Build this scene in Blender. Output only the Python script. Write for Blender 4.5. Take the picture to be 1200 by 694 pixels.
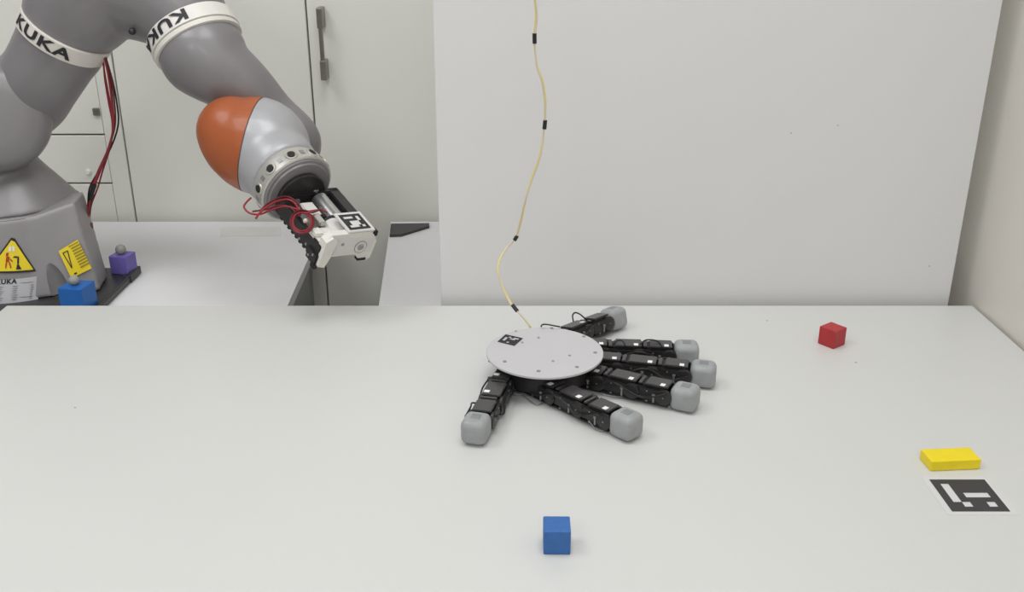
import bpy, bmesh, math, random
from mathutils import Vector, Matrix
for o in list(bpy.data.objects): bpy.data.objects.remove(o)
SC = bpy.context.scene; COL = SC.collection
random.seed(4)
# ------------------------------------------------------------ camera
PITCH = math.radians(22); F = 1151.0; CAMZ = 1.35
cam_d = bpy.data.cameras.new('camera'); cam = bpy.data.objects.new('camera', cam_d); COL.objects.link(cam)
cam.location = (0, 0, CAMZ); cam.rotation_euler = (math.radians(90) - PITCH, 0, 0)
cam_d.sensor_width = 36; cam_d.sensor_fit = 'HORIZONTAL'; cam_d.lens = F / 1200 * 36; cam_d.clip_start = .05
SC.camera = cam
# ------------------------------------------------------------ world, lights, exposure
w = bpy.data.worlds.new('world'); SC.world = w; w.use_nodes = True
w.node_tree.nodes['Background'].inputs[0].default_value = (.9, .95, 1, 1)
w.node_tree.nodes['Background'].inputs[1].default_value = .3
def area(name, loc, size, power, rot=(0, 0, 0), col=(.97, .985, 1)):
    d = bpy.data.lights.new(name, 'AREA'); d.shape = 'RECTANGLE'; d.size, d.size_y = size; d.energy = power; d.color = col
    o = bpy.data.objects.new(name, d); COL.objects.link(o); o.location = loc; o.rotation_euler = rot
    return o
CEIL = [(-1.3, .9), (.1, .9), (-1.3, -1.5), (.1, -1.5)]
for (x, y) in CEIL: area('ceiling_lamp', (x, y, 2.755), (.9, .9), 22.5 if y < 0 else 17)
SC.view_settings.view_transform = 'Standard'; SC.view_settings.look = 'None'
SC.view_settings.gamma = 1; SC.view_settings.use_curve_mapping = False
SC.view_settings.exposure = -0.08

# ------------------------------------------------------------ helpers
def P(px, py, Y):            # world point seen at photo pixel, at distance Y
    x = (px-600)/F; u = (347-py)/F
    dy = math.cos(PITCH)+u*math.sin(PITCH); dz = -math.sin(PITCH)+u*math.cos(PITCH); t = Y/dy
    return Vector((x*t, Y, CAMZ+dz*t))
def G(px, py, z):            # the same on a level plane of height z
    x = (px-600)/F; u = (347-py)/F
    dy = math.cos(PITCH)+u*math.sin(PITCH); dz = -math.sin(PITCH)+u*math.cos(PITCH); t = (z-CAMZ)/dz
    return Vector((x*t, dy*t, z))
def mpp(p):                  # metres per pixel at a point
    return (p.y*math.cos(PITCH)-(p.z-CAMZ)*math.sin(PITCH))/F
def CW(x, u, t):             # camera axes (right, up, towards viewer) to world
    return Vector((x, u*math.sin(PITCH)-t*math.cos(PITCH), u*math.cos(PITCH)+t*math.sin(PITCH))).normalized()
def CL(p, x, u, t):          # the same, in the axes of the sight line through p
    tt = (Vector((0, 0, CAMZ))-p).normalized(); xx = Vector((1, 0, 0)); xx = (xx-tt*xx.dot(tt)).normalized(); uu = tt.cross(xx)
    return (xx*x+uu*u+tt*t).normalized()
def lin(c):
    return tuple(((v/255)/12.92 if v/255 <= .04045 else ((v/255+.055)/1.055)**2.4) for v in c)+(1,)
def mat(name, rgb, rough=.5, metal=0, noise=0, scale=30, bump=0, coat=0, spec=.5, bscale=None):
    m = bpy.data.materials.new(name); m.use_nodes = True; nt = m.node_tree; b = nt.nodes['Principled BSDF']
    c = lin(rgb); b.inputs['Base Color'].default_value = c; b.inputs['Roughness'].default_value = rough
    b.inputs['Metallic'].default_value = metal; b.inputs['Coat Weight'].default_value = coat
    b.inputs['Specular IOR Level'].default_value = spec
    if noise or bump:
        tc = nt.nodes.new('ShaderNodeTexCoord'); n = nt.nodes.new('ShaderNodeTexNoise'); n.inputs['Scale'].default_value = scale
        n.inputs['Detail'].default_value = 4; nt.links.new(tc.outputs['Object'], n.inputs['Vector'])
        if noise:
            r = nt.nodes.new('ShaderNodeValToRGB'); r.color_ramp.elements[0].position = .3; r.color_ramp.elements[1].position = .7
            r.color_ramp.elements[0].color = tuple(v*(1-noise) for v in c[:3])+(1,)
            r.color_ramp.elements[1].color = tuple(min(1, v*(1+noise)) for v in c[:3])+(1,)
            nt.links.new(n.outputs['Fac'], r.inputs[0]); nt.links.new(r.outputs[0], b.inputs['Base Color'])
        if bump:
            n2 = nt.nodes.new('ShaderNodeTexNoise'); n2.inputs['Scale'].default_value = bscale or scale*4
            nt.links.new(tc.outputs['Object'], n2.inputs['Vector'])
            bp = nt.nodes.new('ShaderNodeBump'); bp.inputs['Strength'].default_value = bump; bp.inputs['Distance'].default_value = .002
            nt.links.new(n2.outputs['Fac'], bp.inputs['Height']); nt.links.new(bp.outputs[0], b.inputs['Normal'])
    return m
M = dict(
    table=mat('white_laminate', (206, 206, 203), .38, noise=.012, scale=3, bump=.03, bscale=300),
    table2=mat('grey_white_laminate', (227, 226, 228), .4, noise=.015, scale=4),
    panel=mat('white_board', (218, 217, 216), .55, noise=.012, scale=2.5),
    wall=mat('wall_paint', (212, 212, 210), .8, noise=.02, scale=3, bump=.1, bscale=80),
    wallr=mat('glossy_side_panel', (216, 211, 203), .3, noise=.02, scale=2),
    floor=mat('floor_vinyl', (150, 148, 144), .5, noise=.05, scale=8),
    ceil=mat('ceiling_paint', (235, 235, 232), .9, noise=.01),
    cab=mat('cabinet_laminate', (230, 229, 221), .45, noise=.012, scale=3),
    gap=mat('dark_gap', (112, 112, 106), .8, noise=.05),
    handle=mat('brushed_nickel', (140, 138, 130), .35, .9, noise=.1, scale=40),
    rob=mat('silver_grey_paint', (133, 130, 132), .42, .2, noise=.015, scale=12, coat=.08),
    robb=mat('base_grey_paint', (149, 146, 147), .5, .2, noise=.02, scale=12),
    robl=mat('light_silver_paint', (172, 172, 175), .42, .2, noise=.015, scale=12, coat=.1),
    orange=mat('orange_plastic', (166, 86, 44), .42, noise=.02, scale=10, coat=.08),
    seam=mat('seam_rubber', (98, 95, 95), .7, noise=.05),
    ring=mat('cream_ring_plastic', (222, 217, 209), .45, noise=.03, scale=25),
    ring2=mat('pale_ring_plastic', (226, 223, 217), .4, noise=.02, scale=25),
    ink=mat('black_print', (38, 37, 42), .6, noise=.05),
    alu=mat('machined_aluminium', (192, 190, 184), .38, .55, noise=.05, scale=40),
    steel=mat('steel', (190, 190, 190), .25, .9, noise=.05, scale=60),
    screw=mat('screw_steel', (150, 150, 150), .4, .6, noise=.05, scale=60),
    blk=mat('black_plastic', (38, 36, 37), .38, noise=.12, scale=60, bump=.15, bscale=400),
    blk2=mat('matte_black_plastic', (22, 21, 22), .55, noise=.15, scale=60),
    blkg=mat('satin_black_cover', (62, 60, 61), .3, noise=.06, scale=60, coat=.2),
    wht=mat('white_printed_plastic', (210, 207, 204), .5, noise=.02, scale=50),
    wht2=mat('cream_printed_plastic', (218, 215, 208), .5, noise=.02, scale=50),
    tag=mat('white_sticker', (236, 236, 233), .5, noise=.01),
    palm=mat('palm_white_plastic', (192, 190, 192), .5, noise=.015, scale=12),
    sil=mat('grey_silicone', (152, 154, 155), .5, noise=.10, scale=55, bump=.3, bscale=120, coat=.1),
    red=mat('red_cube_paint', (172, 42, 46), .45, noise=.06, scale=60, bump=.3, bscale=250),
    blue=mat('blue_cube_paint', (46, 100, 166), .45, noise=.06, scale=90, bump=.4, bscale=250),
    blue2=mat('bright_blue_plastic', (22, 98, 176), .5, noise=.04, scale=60),
    pur=mat('violet_plastic', (112, 100, 176), .5, noise=.04, scale=60),
    yel=mat('yellow_block_paint', (238, 214, 14), .42, noise=.03, scale=60, bump=.2, bscale=200),
    ysign=mat('yellow_sticker', (240, 214, 44), .4, noise=.02),
    plate=mat('dark_steel_plate', (72, 71, 72), .4, .5, noise=.06, scale=20),
    ball=mat('grey_ball', (150, 148, 142), .5, noise=.08, scale=60),
    wred=mat('red_wire', (146, 34, 46), .4, noise=.05),
    wdk=mat('dark_red_wire', (92, 26, 34), .45, noise=.05),
    wblk=mat('black_wire', (20, 20, 20), .4, noise=.05),
    wyel=mat('pale_yellow_wire', (224, 210, 128), .4, noise=.04),
    wpale=mat('beige_wire', (212, 196, 176), .4, noise=.04),
    grn=mat('green_board', (28, 110, 82), .5, noise=.1, scale=90),
    apron=mat('grey_side_panel', (150, 150, 148), .6, noise=.02),
    figr=mat('red_print', (176, 60, 30), .6, noise=.03),
    lamp=mat('lamp_frame', (230, 230, 230), .5, noise=.01),
)
def setp(o, label=None, cat=None, group=None, kind=None):
    if label: o['label'] = label
    if cat: o['category'] = cat
    if group: o['group'] = group
    if kind: o['kind'] = kind
    return o
def empty(name, loc, label, cat, group=None):
    o = bpy.data.objects.new(name, None); COL.objects.link(o); o.location = loc; o.empty_display_size = .05
    bpy.context.view_layer.update()
    return setp(o, label, cat, group)
def link(name, bm, m, parent=None, smooth=None, bev=0, seg=2):
    """bmesh holds WORLD coordinates; object origin is moved to its parent or to its own base"""
    me = bpy.data.meshes.new(name)
    if bev: bmesh.ops.bevel(bm, geom=[e for e in bm.edges if e.calc_face_angle(0) > .5], offset=bev, segments=seg, affect='EDGES', profile=.6)
    bmesh.ops.recalc_face_normals(bm, faces=bm.faces)
    if parent is None:
        xs = [v.co for v in bm.verts]
        org = Vector((sum(v.x for v in xs)/len(xs), sum(v.y for v in xs)/len(xs), min(v.z for v in xs)))
    else: org = world_loc(parent)
    bmesh.ops.translate(bm, verts=bm.verts, vec=-org)
    bm.to_mesh(me); bm.free()
    if smooth is not None:
        for p in me.polygons: p.use_smooth = True
        if smooth < 3: me.set_sharp_from_angle(angle=smooth)
    me.materials.append(m)
    o = bpy.data.objects.new(name, me); COL.objects.link(o)
    if parent is None: o.location = org
    else: o.parent = parent
    return o
def world_loc(o):
    v = Vector(o.location); p = o.parent
    while p: v += Vector(p.location); p = p.parent
    return v
def box(bm, lo, hi, X=None):
    r = bmesh.ops.create_cube(bm, size=1); lo = Vector(lo); hi = Vector(hi); c = (lo+hi)/2; s = hi-lo
    for v in r['verts']:
        q = Vector((v.co.x*s.x, v.co.y*s.y, v.co.z*s.z))+c; v.co = X @ q if X else q
    return r['verts']
def hexa(bm, b, t):          # bottom four, top four points
    vs = [bm.verts.new(p) for p in list(b)+list(t)]; n = len(b)
    bm.faces.new(vs[:n][::-1]); bm.faces.new(vs[n:])
    for i in range(n): bm.faces.new((vs[i], vs[(i+1) % n], vs[n+(i+1) % n], vs[n+i]))
def frame(a):
    a = a.normalized(); e = Vector((0, 0, 1)) if abs(a.z) < .9 else Vector((1, 0, 0))
    e1 = (e-a*e.dot(a)).normalized(); return a, e1, a.cross(e1)
def lathe(bm, c, a, prof, n=32, e1=None):
    """prof: (distance along the axis, radius); closed ends"""
    a, f1, f2 = frame(a)
    if e1: f1 = (e1-a*e1.dot(a)).normalized(); f2 = a.cross(f1)
    rings = []
    for (h, r) in prof:
        rings.append([bm.verts.new(c+a*h+(f1*math.cos(2*math.pi*k/n)+f2*math.sin(2*math.pi*k/n))*max(r, 1e-5)) for k in range(n)])
    for A, B in zip(rings, rings[1:]):
        for k in range(n): bm.faces.new((A[k], A[(k+1) % n], B[(k+1) % n], B[k]))
    bm.faces.new(rings[0][::-1]); bm.faces.new(rings[-1])
def spline(pts, sub=8):
    out = []; n = len(pts); Q = [Vector(p) for p in pts]
    for i in range(n-1):
        p0 = Q[max(i-1, 0)]; p1 = Q[i]; p2 = Q[i+1]; p3 = Q[min(i+2, n-1)]
        for k in range(sub):
            t = k/sub; out.append(.5*((2*p1)+(-p0+p2)*t+(2*p0-5*p1+4*p2-p3)*t*t+(-p0+3*p1-3*p2+p3)*t**3))
    out.append(Q[-1]); return out
def tube(bm, pts, r, n=8, sub=8):
    S = spline(pts, sub); prev = None; rings = []
    t0 = (S[1]-S[0]).normalized(); _, e1, _ = frame(t0)
    for i, p in enumerate(S):
        t = (S[min(i+1, len(S)-1)]-S[max(i-1, 0)]).normalized(); e1 = (e1-t*e1.dot(t)).normalized(); e2 = t.cross(e1)
        rings.append([bm.verts.new(p+(e1*math.cos(2*math.pi*k/n)+e2*math.sin(2*math.pi*k/n))*r) for k in range(n)])
    for A, B in zip(rings, rings[1:]):
        for k in range(n): bm.faces.new((A[k], A[(k+1) % n], B[(k+1) % n], B[k]))
    bm.faces.new(rings[0][::-1]); bm.faces.new(rings[-1])
def sphere(bm, c, r, sc=(1, 1, 1), seg=20):
    res = bmesh.ops.create_uvsphere(bm, u_segments=seg, v_segments=seg//2, radius=r)
    for v in res['verts']: v.co = Vector((v.co.x*sc[0], v.co.y*sc[1], v.co.z*sc[2]))+c
def chain(bm, pts, sub=6):   # (x,y,z,r) swept spheres
    Q = [Vector(p) for p in pts]; 
    out = []; n = len(Q)
    for i in range(n-1):
        p0 = Q[max(i-1, 0)]; p1 = Q[i]; p2 = Q[i+1]; p3 = Q[min(i+2, n-1)]
        for k in range(sub):
            t = k/sub; out.append(.5*((2*p1)+(-p0+p2)*t+(2*p0-5*p1+4*p2-p3)*t*t+(-p0+3*p1-3*p2+p3)*t**3))
    out.append(Q[-1])
    for q in out: sphere(bm, Vector(q[:3]), q[3], seg=24)
def remeshed(bm, voxel=.004, smooth=8, cutters=()):
    """solid union of overlapping closed shells, smoothed; returns a new bmesh"""
    me = bpy.data.meshes.new('tmp'); bm.to_mesh(me); bm.free(); o = bpy.data.objects.new('tmp', me); COL.objects.link(o)
    r = o.modifiers.new('r', 'REMESH'); r.mode = 'VOXEL'; r.voxel_size = voxel
    s = o.modifiers.new('s', 'SMOOTH'); s.factor = .5; s.iterations = smooth
    tmp = []
    for c in cutters:
        mc = bpy.data.meshes.new('cut'); c.to_mesh(mc); c.free(); oc = bpy.data.objects.new('cut', mc); COL.objects.link(oc); tmp.append(oc)
        b = o.modifiers.new('b', 'BOOLEAN'); b.object = oc; b.operation = 'DIFFERENCE'; b.solver = 'FAST'
    dg = bpy.context.evaluated_depsgraph_get(); ev = o.evaluated_get(dg); m2 = bpy.data.meshes.new_from_object(ev)
    out = bmesh.new(); out.from_mesh(m2)
    for t in tmp+[o]: bpy.data.objects.remove(t)
    return out
def text_verts(txt, bold=.0):
    cu = bpy.data.curves.new('t', 'FONT'); cu.body = txt; cu.size = 1; cu.offset = bold; cu.resolution_u = 3; cu.space_character = 1.12
    o = bpy.data.objects.new('t', cu); COL.objects.link(o)
    me = bpy.data.meshes.new_from_object(o.evaluated_get(bpy.context.evaluated_depsgraph_get()))
    bm = bmesh.new(); bm.from_mesh(me); bpy.data.objects.remove(o)
    bmesh.ops.triangulate(bm, faces=bm.faces)
    for _ in range(2): bmesh.ops.subdivide_edges(bm, edges=[e for e in bm.edges if e.calc_length() > .12], cuts=1); bmesh.ops.triangulate(bm, faces=bm.faces)
    xs = [v.co.x for v in bm.verts]; ys = [v.co.y for v in bm.verts]
    a, b, c, d = min(xs), max(xs), min(ys), max(ys)
    for v in bm.verts: v.co = Vector(((v.co.x-a)/(b-a), (v.co.y-c)/(d-c), 0))
    return bm
def cells(bm, TL, TR, BR, BL, n, on, lift):
    """flat marker squares inside a quad; lift is the offset vector"""
    def B(u, v): return (TL*(1-u)+TR*u)*(1-v)+(BL*(1-u)+BR*u)*v+lift
    for (c, r) in on:
        e = .004
        vs = [bm.verts.new(B(*q)) for q in (((c-e)/n, (r-e)/n), ((c+1+e)/n, (r-e)/n), ((c+1+e)/n, (r+1+e)/n), ((c-e)/n, (r+1+e)/n))]
        bm.faces.new(vs)

# ------------------------------------------------------------ the setting
def slab(name, lo, hi, m, kind='structure'):
    bm = bmesh.new(); box(bm, lo, hi); o = link(name, bm, m); setp(o, kind=kind); return o
XL, XR, YF, YB, ZC = -3.0, .738, -2.6, 2.66, 2.8
slab('floor', (XL-.1, YF-.1, -.1), (XR+.1, YB+.1, 0), M['floor'])
slab('ceiling', (XL-.1, YF-.1, ZC), (XR+.1, YB+.1, ZC+.1), M['ceil'])
slab('wall_back', (XL-.1, YB, 0), (XR+.1, YB+.1, ZC), M['wall'])
slab('wall_front', (XL-.1, YF-.1, 0), (XR+.1, YF, ZC), M['wall'])
slab('wall_left', (XL-.1, YF, 0), (XL, YB, ZC), M['wall'])
slab('wall_right', (XR, YF, 0), (XR+.1, YB, ZC), M['wallr'])
for i, (x, y) in enumerate(CEIL):
    t = empty('ceiling_light', (x, y, ZC-.04), 'square flat white ceiling light panel out of view above the %s' % ['robot arm', 'work table', 'left of the camera', 'camera'][i], 'ceiling light', 'ceiling light panels')
    bm = bmesh.new()
    for (a, b) in (((-.5, -.5), (.5, -.46)), ((-.5, .46), (.5, .5)), ((-.5, -.46), (-.46, .46)), ((.46, -.46), (.5, .46))):
        box(bm, (x+a[0], y+a[1], ZC-.04), (x+b[0], y+b[1], ZC))
    link('frame', bm, M['lamp'], t)
# tall cabinet run behind everything
YC = 2.06
cab = empty('storage_cabinet', (-.9, YC, 0), 'tall off-white storage cabinet with flat doors behind the robot and the board', 'cabinet')
bm = bmesh.new(); box(bm, (-2.2, YC+.02, 0), (.7, YC+.5, 2.3)); link('body', bm, M['gap'], cab)
def CX(px, py): return P(px, py, YC).x
x3 = CX(369, 150); x2 = CX(148, 180); x1 = CX(121, 150)
def door(name, xa, xb, za, zb, ga=.0018, gb_=.0018):
    bm = bmesh.new(); box(bm, (xa+ga, YC, za+.0018), (xb-gb_, YC+.02, zb-.0018)); return link(name, bm, M['cab'], cab, bev=.0012, seg=1)
d3 = door('door', x3, x3+.62, .08, 2.28); door('door', x3+.62, .7, .08, 2.28); d2 = door('door', x2, x3, .08, 2.28)
for o in (d3, d2): pass
door('stile', x1, x2, .08, 2.28, .0004)
z158 = P(90, 158, YC).z; z215 = P(85, 215, YC).z
xl = x1-.62
up = door('door', xl, x1, z158, 2.28, .0025, .0004); dr = door('drawer', xl, x1, z215, z158, .0025, .0004); door('drawer', xl, x1, .08, z215, .0025, .0004); door('door', -2.2, xl, .08, 2.28)
k = P(113, 131, YC-.002); bm = bmesh.new(); box(bm, k-Vector((.007, .004, .008)), k+Vector((.007, .0035, .008))); setp(link('lock', bm, M['handle'], up, bev=.002), 'small dark square lock')
k = P(103, 202, YC-.004); bm = bmesh.new(); lathe(bm, k+Vector((0, .006, 0)), Vector((0, -1, 0)), [(0, .007), (.004, .007), (.008, .004)], 14); link('white_spot', bm, M['tag'], dr, .6)  # small raised white spot on the drawer front
# handle on door three
h0 = P(374, 9, YC-.03); h1 = P(380, 94, YC-.03); bm = bmesh.new()
hx = (h0.x+h1.x)/2
box(bm, (hx-.0042, h0.y-.005, h1.z+.02), (hx+.0042, h0.y+.003, h0.z-.02))
for zt, zb in ((h0.z, h0.z-.04), (h1.z+.04, h1.z)): box(bm, (hx-.006, h0.y-.006, zb), (hx+.006, h0.y+.0285, zt))
link('handle', bm, M['handle'], d3, bev=.002)

# white board standing behind the table
YP = 1.462
xa = P(517, 352, YP).x; xb = P(1112, 352, YP).x
bm = bmesh.new(); box(bm, (xa, YP, 0), (xb, YP+.018, 1.75)); o = link('backdrop_board', bm, M['panel'], bev=.001, seg=1)
setp(o, 'large plain white board standing upright behind the work table', 'board')
bm = bmesh.new()
for (px, py, r) in ((927, 156, .8), (982, 147, .7), (1089, 312, .8)):
    c = P(px, py, YP); lathe(bm, c+Vector((0, .001, 0)), Vector((0, -1, 0)), [(0, r*.0012), (.0014, r*.0012)], 8)
link('scuff', bm, M['screw'], o)

# front work table
ZT = .75
tb = empty('work_table', (-.03, .75, 0), 'white work table with a smooth bright top filling the foreground', 'table')
tl = G(8, 358, ZT)
bm = bmesh.new(); box(bm, (tl.x, .10, ZT-.03), (.7335, tl.y, ZT)); link('tabletop', bm, M['table'], tb, bev=.002)
for sx in (-.74, .66):
    for sy in (.18, 1.38):
        bm = bmesh.new(); box(bm, (sx, sy-.02, 0), (sx+.04, sy+.02, ZT-.03)); link('leg', bm, M['apron'], tb, bev=.002, seg=1)
for (a, b) in (((-.72, 1.37), (.68, 1.39)), ((-.72, .17), (.68, .19))):
    bm = bmesh.new(); box(bm, (a[0], a[1], ZT-.1), (b[0], b[1], ZT-.03)); link('rail', bm, M['apron'], tb)
for (px, py, s) in ((1003, 425, .0022), (899, 376, .0016), (88, 478, .0016)):
    c = G(px, py, ZT); bm = bmesh.new(); lathe(bm, c, Vector((0, 0, 1)), [(0, s), (.0006, s*.6)], 9)
    for v in bm.verts: v.co.y = c.y+(v.co.y-c.y)*.55
    setp(link('crumb', bm, M['screw']), {1003: 'tiny dark crumb on the white table in front of the red cube', 899: 'tiny speck on the white table near the board, left of the red cube', 88: 'tiny dark speck alone on the left side of the white table'}[px], 'crumb')

# rear tables
Z2 = .70; YB2 = 2.04
t2 = empty('rear_table', (-1.0, 1.5, 0), 'grey-white rear table the robot arm is bolted on', 'table')
e0 = G(337, 358, Z2); e1 = G(376, 270, Z2); d = (e1-e0); 
ef = e0-d*(.35); eb = e0+d*((YB2-e0.y)/d.y)
bm = bmesh.new(); pts = [Vector((-1.75, ef.y, 0)), Vector((ef.x, ef.y, 0)), Vector((eb.x, YB2, 0)), Vector((-1.75, YB2, 0))]
hexa(bm, [p+Vector((0, 0, Z2-.02)) for p in pts], [p+Vector((0, 0, Z2)) for p in pts]); link('tabletop', bm, M['table2'], t2)
q = P(371, 308, 1.80); qy = 1.80
sp0 = ef+Vector((-.001, 0, 0)); sp1 = e0+d*((qy-e0.y)/d.y)+Vector((-.001, 0, 0))
bm = bmesh.new(); pts = [Vector((sp0.x, sp0.y, 0)), Vector((sp1.x, sp1.y, 0)), Vector((sp1.x-.02, sp1.y, 0)), Vector((sp0.x-.02, sp0.y, 0))]
hexa(bm, pts, [p+Vector((0, 0, Z2-.02)) for p in pts]); link('side_panel', bm, M['apron'], t2)
for (x, y) in ((-1.68, 1.55), (-1.68, 1.98), (eb.x-.05, 1.99)):
    bm = bmesh.new(); box(bm, (x-.02, y-.02, 0), (x+.02, y+.02, Z2-.02)); link('leg', bm, M['apron'], t2)
t3 = empty('side_table', (0, 1.8, 0), 'small grey-white side table partly hidden behind the white board', 'table')
f0 = G(444, 358, Z2); f1 = G(456.5, 270, Z2); d = f1-f0
ff = f0-d*.1; fb = f0+d*((YB2-f0.y)/d.y)
bm = bmesh.new(); pts = [Vector((ff.x, ff.y, 0)), Vector((.6, ff.y, 0)), Vector((.6, YB2, 0)), Vector((fb.x, YB2, 0))]
hexa(bm, [p+Vector((0, 0, Z2-.02)) for p in pts], [p+Vector((0, 0, Z2)) for p in pts]); link('tabletop', bm, M['table2'], t3)
for (x, y) in ((ff.x+.05, 1.58), (.55, 1.58), (.55, 1.98), (fb.x+.06, 1.98)):
    bm = bmesh.new(); box(bm, (x-.02, y-.02, 0), (x+.02, y+.02, Z2-.02)); link('leg', bm, M['apron'], t3)
bm = bmesh.new(); zz = Z2+.006
pt = [G(456.5, 275, zz), G(470, 274.5, zz), G(503, 264.5, zz), G(503, 261.5, zz), G(458, 262, zz)]
hexa(bm, [Vector((p.x, p.y, Z2+.0005)) for p in pt], pt)
setp(link('corner_plate', bm, M['plate'], bev=.001, seg=1), 'dark grey tapered plate lying on the back corner of the side table', 'plate')

tq = [G(258, 277, Z2+.0006), G(329, 276, Z2+.0006), G(329, 266, Z2+.0006), G(258, 266, Z2+.0006)]  # thin pale strip added to stand in for a white reflection
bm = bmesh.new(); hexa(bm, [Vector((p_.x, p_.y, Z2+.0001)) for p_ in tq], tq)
setp(link('reflection_strip', bm, mat('pale_reflection', (222, 221, 218), .25, noise=.05, scale=12)), 'pale glossy strip standing for a white reflection along the back edge of the rear table', 'strip')
# black mounting plate of the robot
c0 = G(163, 312, .715); c1 = G(136, 357, .715)
bm = bmesh.new(); box(bm, (-1.15, 1.50, Z2+.0003), (c0.x, c0.y, .712)); PB = link('mounting_plate', bm, M['plate'], bev=.0015, seg=1)
setp(PB, 'dark steel mounting plate under the robot arm on the rear table', 'plate')
bm = bmesh.new(); box(bm, (c0.x-.006, 1.50, .7125), (c0.x, c0.y, .716)); box(bm, (c0.x-.012, c0.y-.05, .7005), (c0.x+.002, c0.y+.002, .715))
link('raised_edge', bm, M['blk'], PB, bev=.001, seg=1)

# ------------------------------------------------------------ robot arm
YR = 1.68
BC = P(12, 239, YR); BC.z = 0; kb = .00161
ZB = .7132
zs = P(14, 262, YR-.118).z      # seam height
robot = empty('robot_arm', (BC.x, BC.y, ZB), 'silver grey jointed robot arm with an orange wrist cover, bolted behind the table', 'robot arm')
def R_at(z): t = (z-ZB)/(zs-ZB); return .136*(1-t)+.1185*t
bm = bmesh.new()
prof = [(0, .10), (.0, R_at(ZB))]+[(zz, R_at(ZB+zz)) for zz in [i*(zs-ZB)/10 for i in range(1, 11)]]
lathe(bm, Vector((BC.x, BC.y, ZB)), Vector((0, 0, 1)), prof+[(zs-ZB+.004, .114)], 64)
B1 = G(117, 341, ZB); T1 = P(87, 237, B1.y+.02)
def tangent(q_, r_):          # front tangent point from q_ to the housing circle
    d_ = Vector((q_.x-BC.x, q_.y-BC.y, 0)); a_ = math.atan2(d_.y, d_.x)-math.acos(min(1, r_/d_.length)); return Vector((BC.x+r_*math.cos(a_), BC.y+r_*math.sin(a_), q_.z))
B0 = tangent(B1, R_at(ZB)); T0 = tangent(T1, min(.116, (Vector((T1.x-BC.x, T1.y-BC.y, 0))).length-.002)); T0.z = zs-.006
bk = Vector((-.012, .07, 0)); cC = Vector((BC.x, BC.y, 0))
hexa(bm, [B0, B1, B1+bk, Vector((cC.x, cC.y+.05, ZB)), Vector((cC.x, cC.y, ZB))], [T0, T1, T1+bk, Vector((cC.x, cC.y+.05, zs-.006)), Vector((cC.x, cC.y, zs-.006))])
cut = bmesh.new(); sphere(cut, Vector((0, 0, 0)), 1, seg=32)
cc = P(70, 352, 1.56); 
Rm = Matrix.Rotation(math.radians(-14), 3, 'Y')
for v in cut.verts: v.co = Rm @ Vector((v.co.x*.019, v.co.y*.035, v.co.z*.085))+cc
rb = remeshed(bm, .0035, 9, [cut])
link('base_housing', rb, M['robb'], robot, .7)
bm = bmesh.new(); lathe(bm, Vector((BC.x, BC.y, zs-.001)), Vector((0, 0, 1)), [(0, .1168), (.0022, .1168)], 64); link('base_seam', bm, M['seam'], robot, .6)
def C4(px, py, Y, r):
    p = P(px, py, Y); return (p.x, p.y, p.z, r*mpp(p))
# shoulder column with its lobe
bm = bmesh.new()
lathe(bm, Vector((BC.x, BC.y, zs+.002)), Vector((0, 0, 1)), [(0, .1165), (.004, .112), (.022, .0985), (.037, .087), (.053, .074), (.07, .061), (.087, .051)], 48)
chain(bm, [C4(-6, 202, YR, 44), C4(-10, 180, YR-.01, 44), C4(-10, 150, YR-.03, 50)])
l0 = P(-8, 138, YR-.07); l1 = P(-8, 138, YR+.02)
lathe(bm, l0, (l1-l0).normalized(), [(-.022, .02), (-.02, .05), (-.012, .075), (0, .088), (.02, .091), (.08, .088), (.09, .07)], 48)
link('shoulder_housing', remeshed(bm, .0045, 9), M['rob'], robot, 9)
# link two
bm = bmesh.new()
chain(bm, [C4(-2, 134, YR+.03, 40), C4(26, 116, YR+.015, 48), C4(48, 90, YR, 46), C4(66, 60, YR, 48), C4(72, 50, YR, 50)])
rc1 = P(76, 39, YR); k1 = mpp(rc1); a1 = CL(rc1, .446, .79, .41)
l2 = remeshed(bm, .0045, 9)
bmesh.ops.bisect_plane(l2, geom=l2.verts[:]+l2.edges[:]+l2.faces[:], plane_co=rc1-a1*9*k1, plane_no=a1, clear_outer=True)
bmesh.ops.holes_fill(l2, edges=[e for e in l2.edges if e.is_boundary], sides=0)
link('upper_arm_lower_shell', l2, M['rob'], robot, 1.2)
def ring_part(name, c, a, k, prof, m, txt, th0, th1, v0, v1, rr):
    bm = bmesh.new(); lathe(bm, c, a, [(h*k, r*k) for h, r in prof], 64); o = link(name, bm, m, robot, .7)
    e1 = (Vector((0, 0, CAMZ))-c).normalized(); e1 = (e1-a*e1.dot(a)).normalized(); e2 = a.cross(e1)
    tb_ = text_verts(txt, .035)
    for v in tb_.verts:
        th = math.radians(th0+(th1-th0)*v.co.x); h = v0+(v1-v0)*v.co.y
        v.co = c+a*h*k+(e1*math.cos(th)+e2*math.sin(th))*(rr*k+.0006)
    link('lettering', tb_, M['ink'], o)
    return o
ring_part('joint_ring', rc1, a1, k1, [(-9.5, 50), (-9, 52.5), (9, 53), (9.5, 51)], M['ring'], 'KUKA', -67, 18, -6, 7.5, 53)
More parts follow.
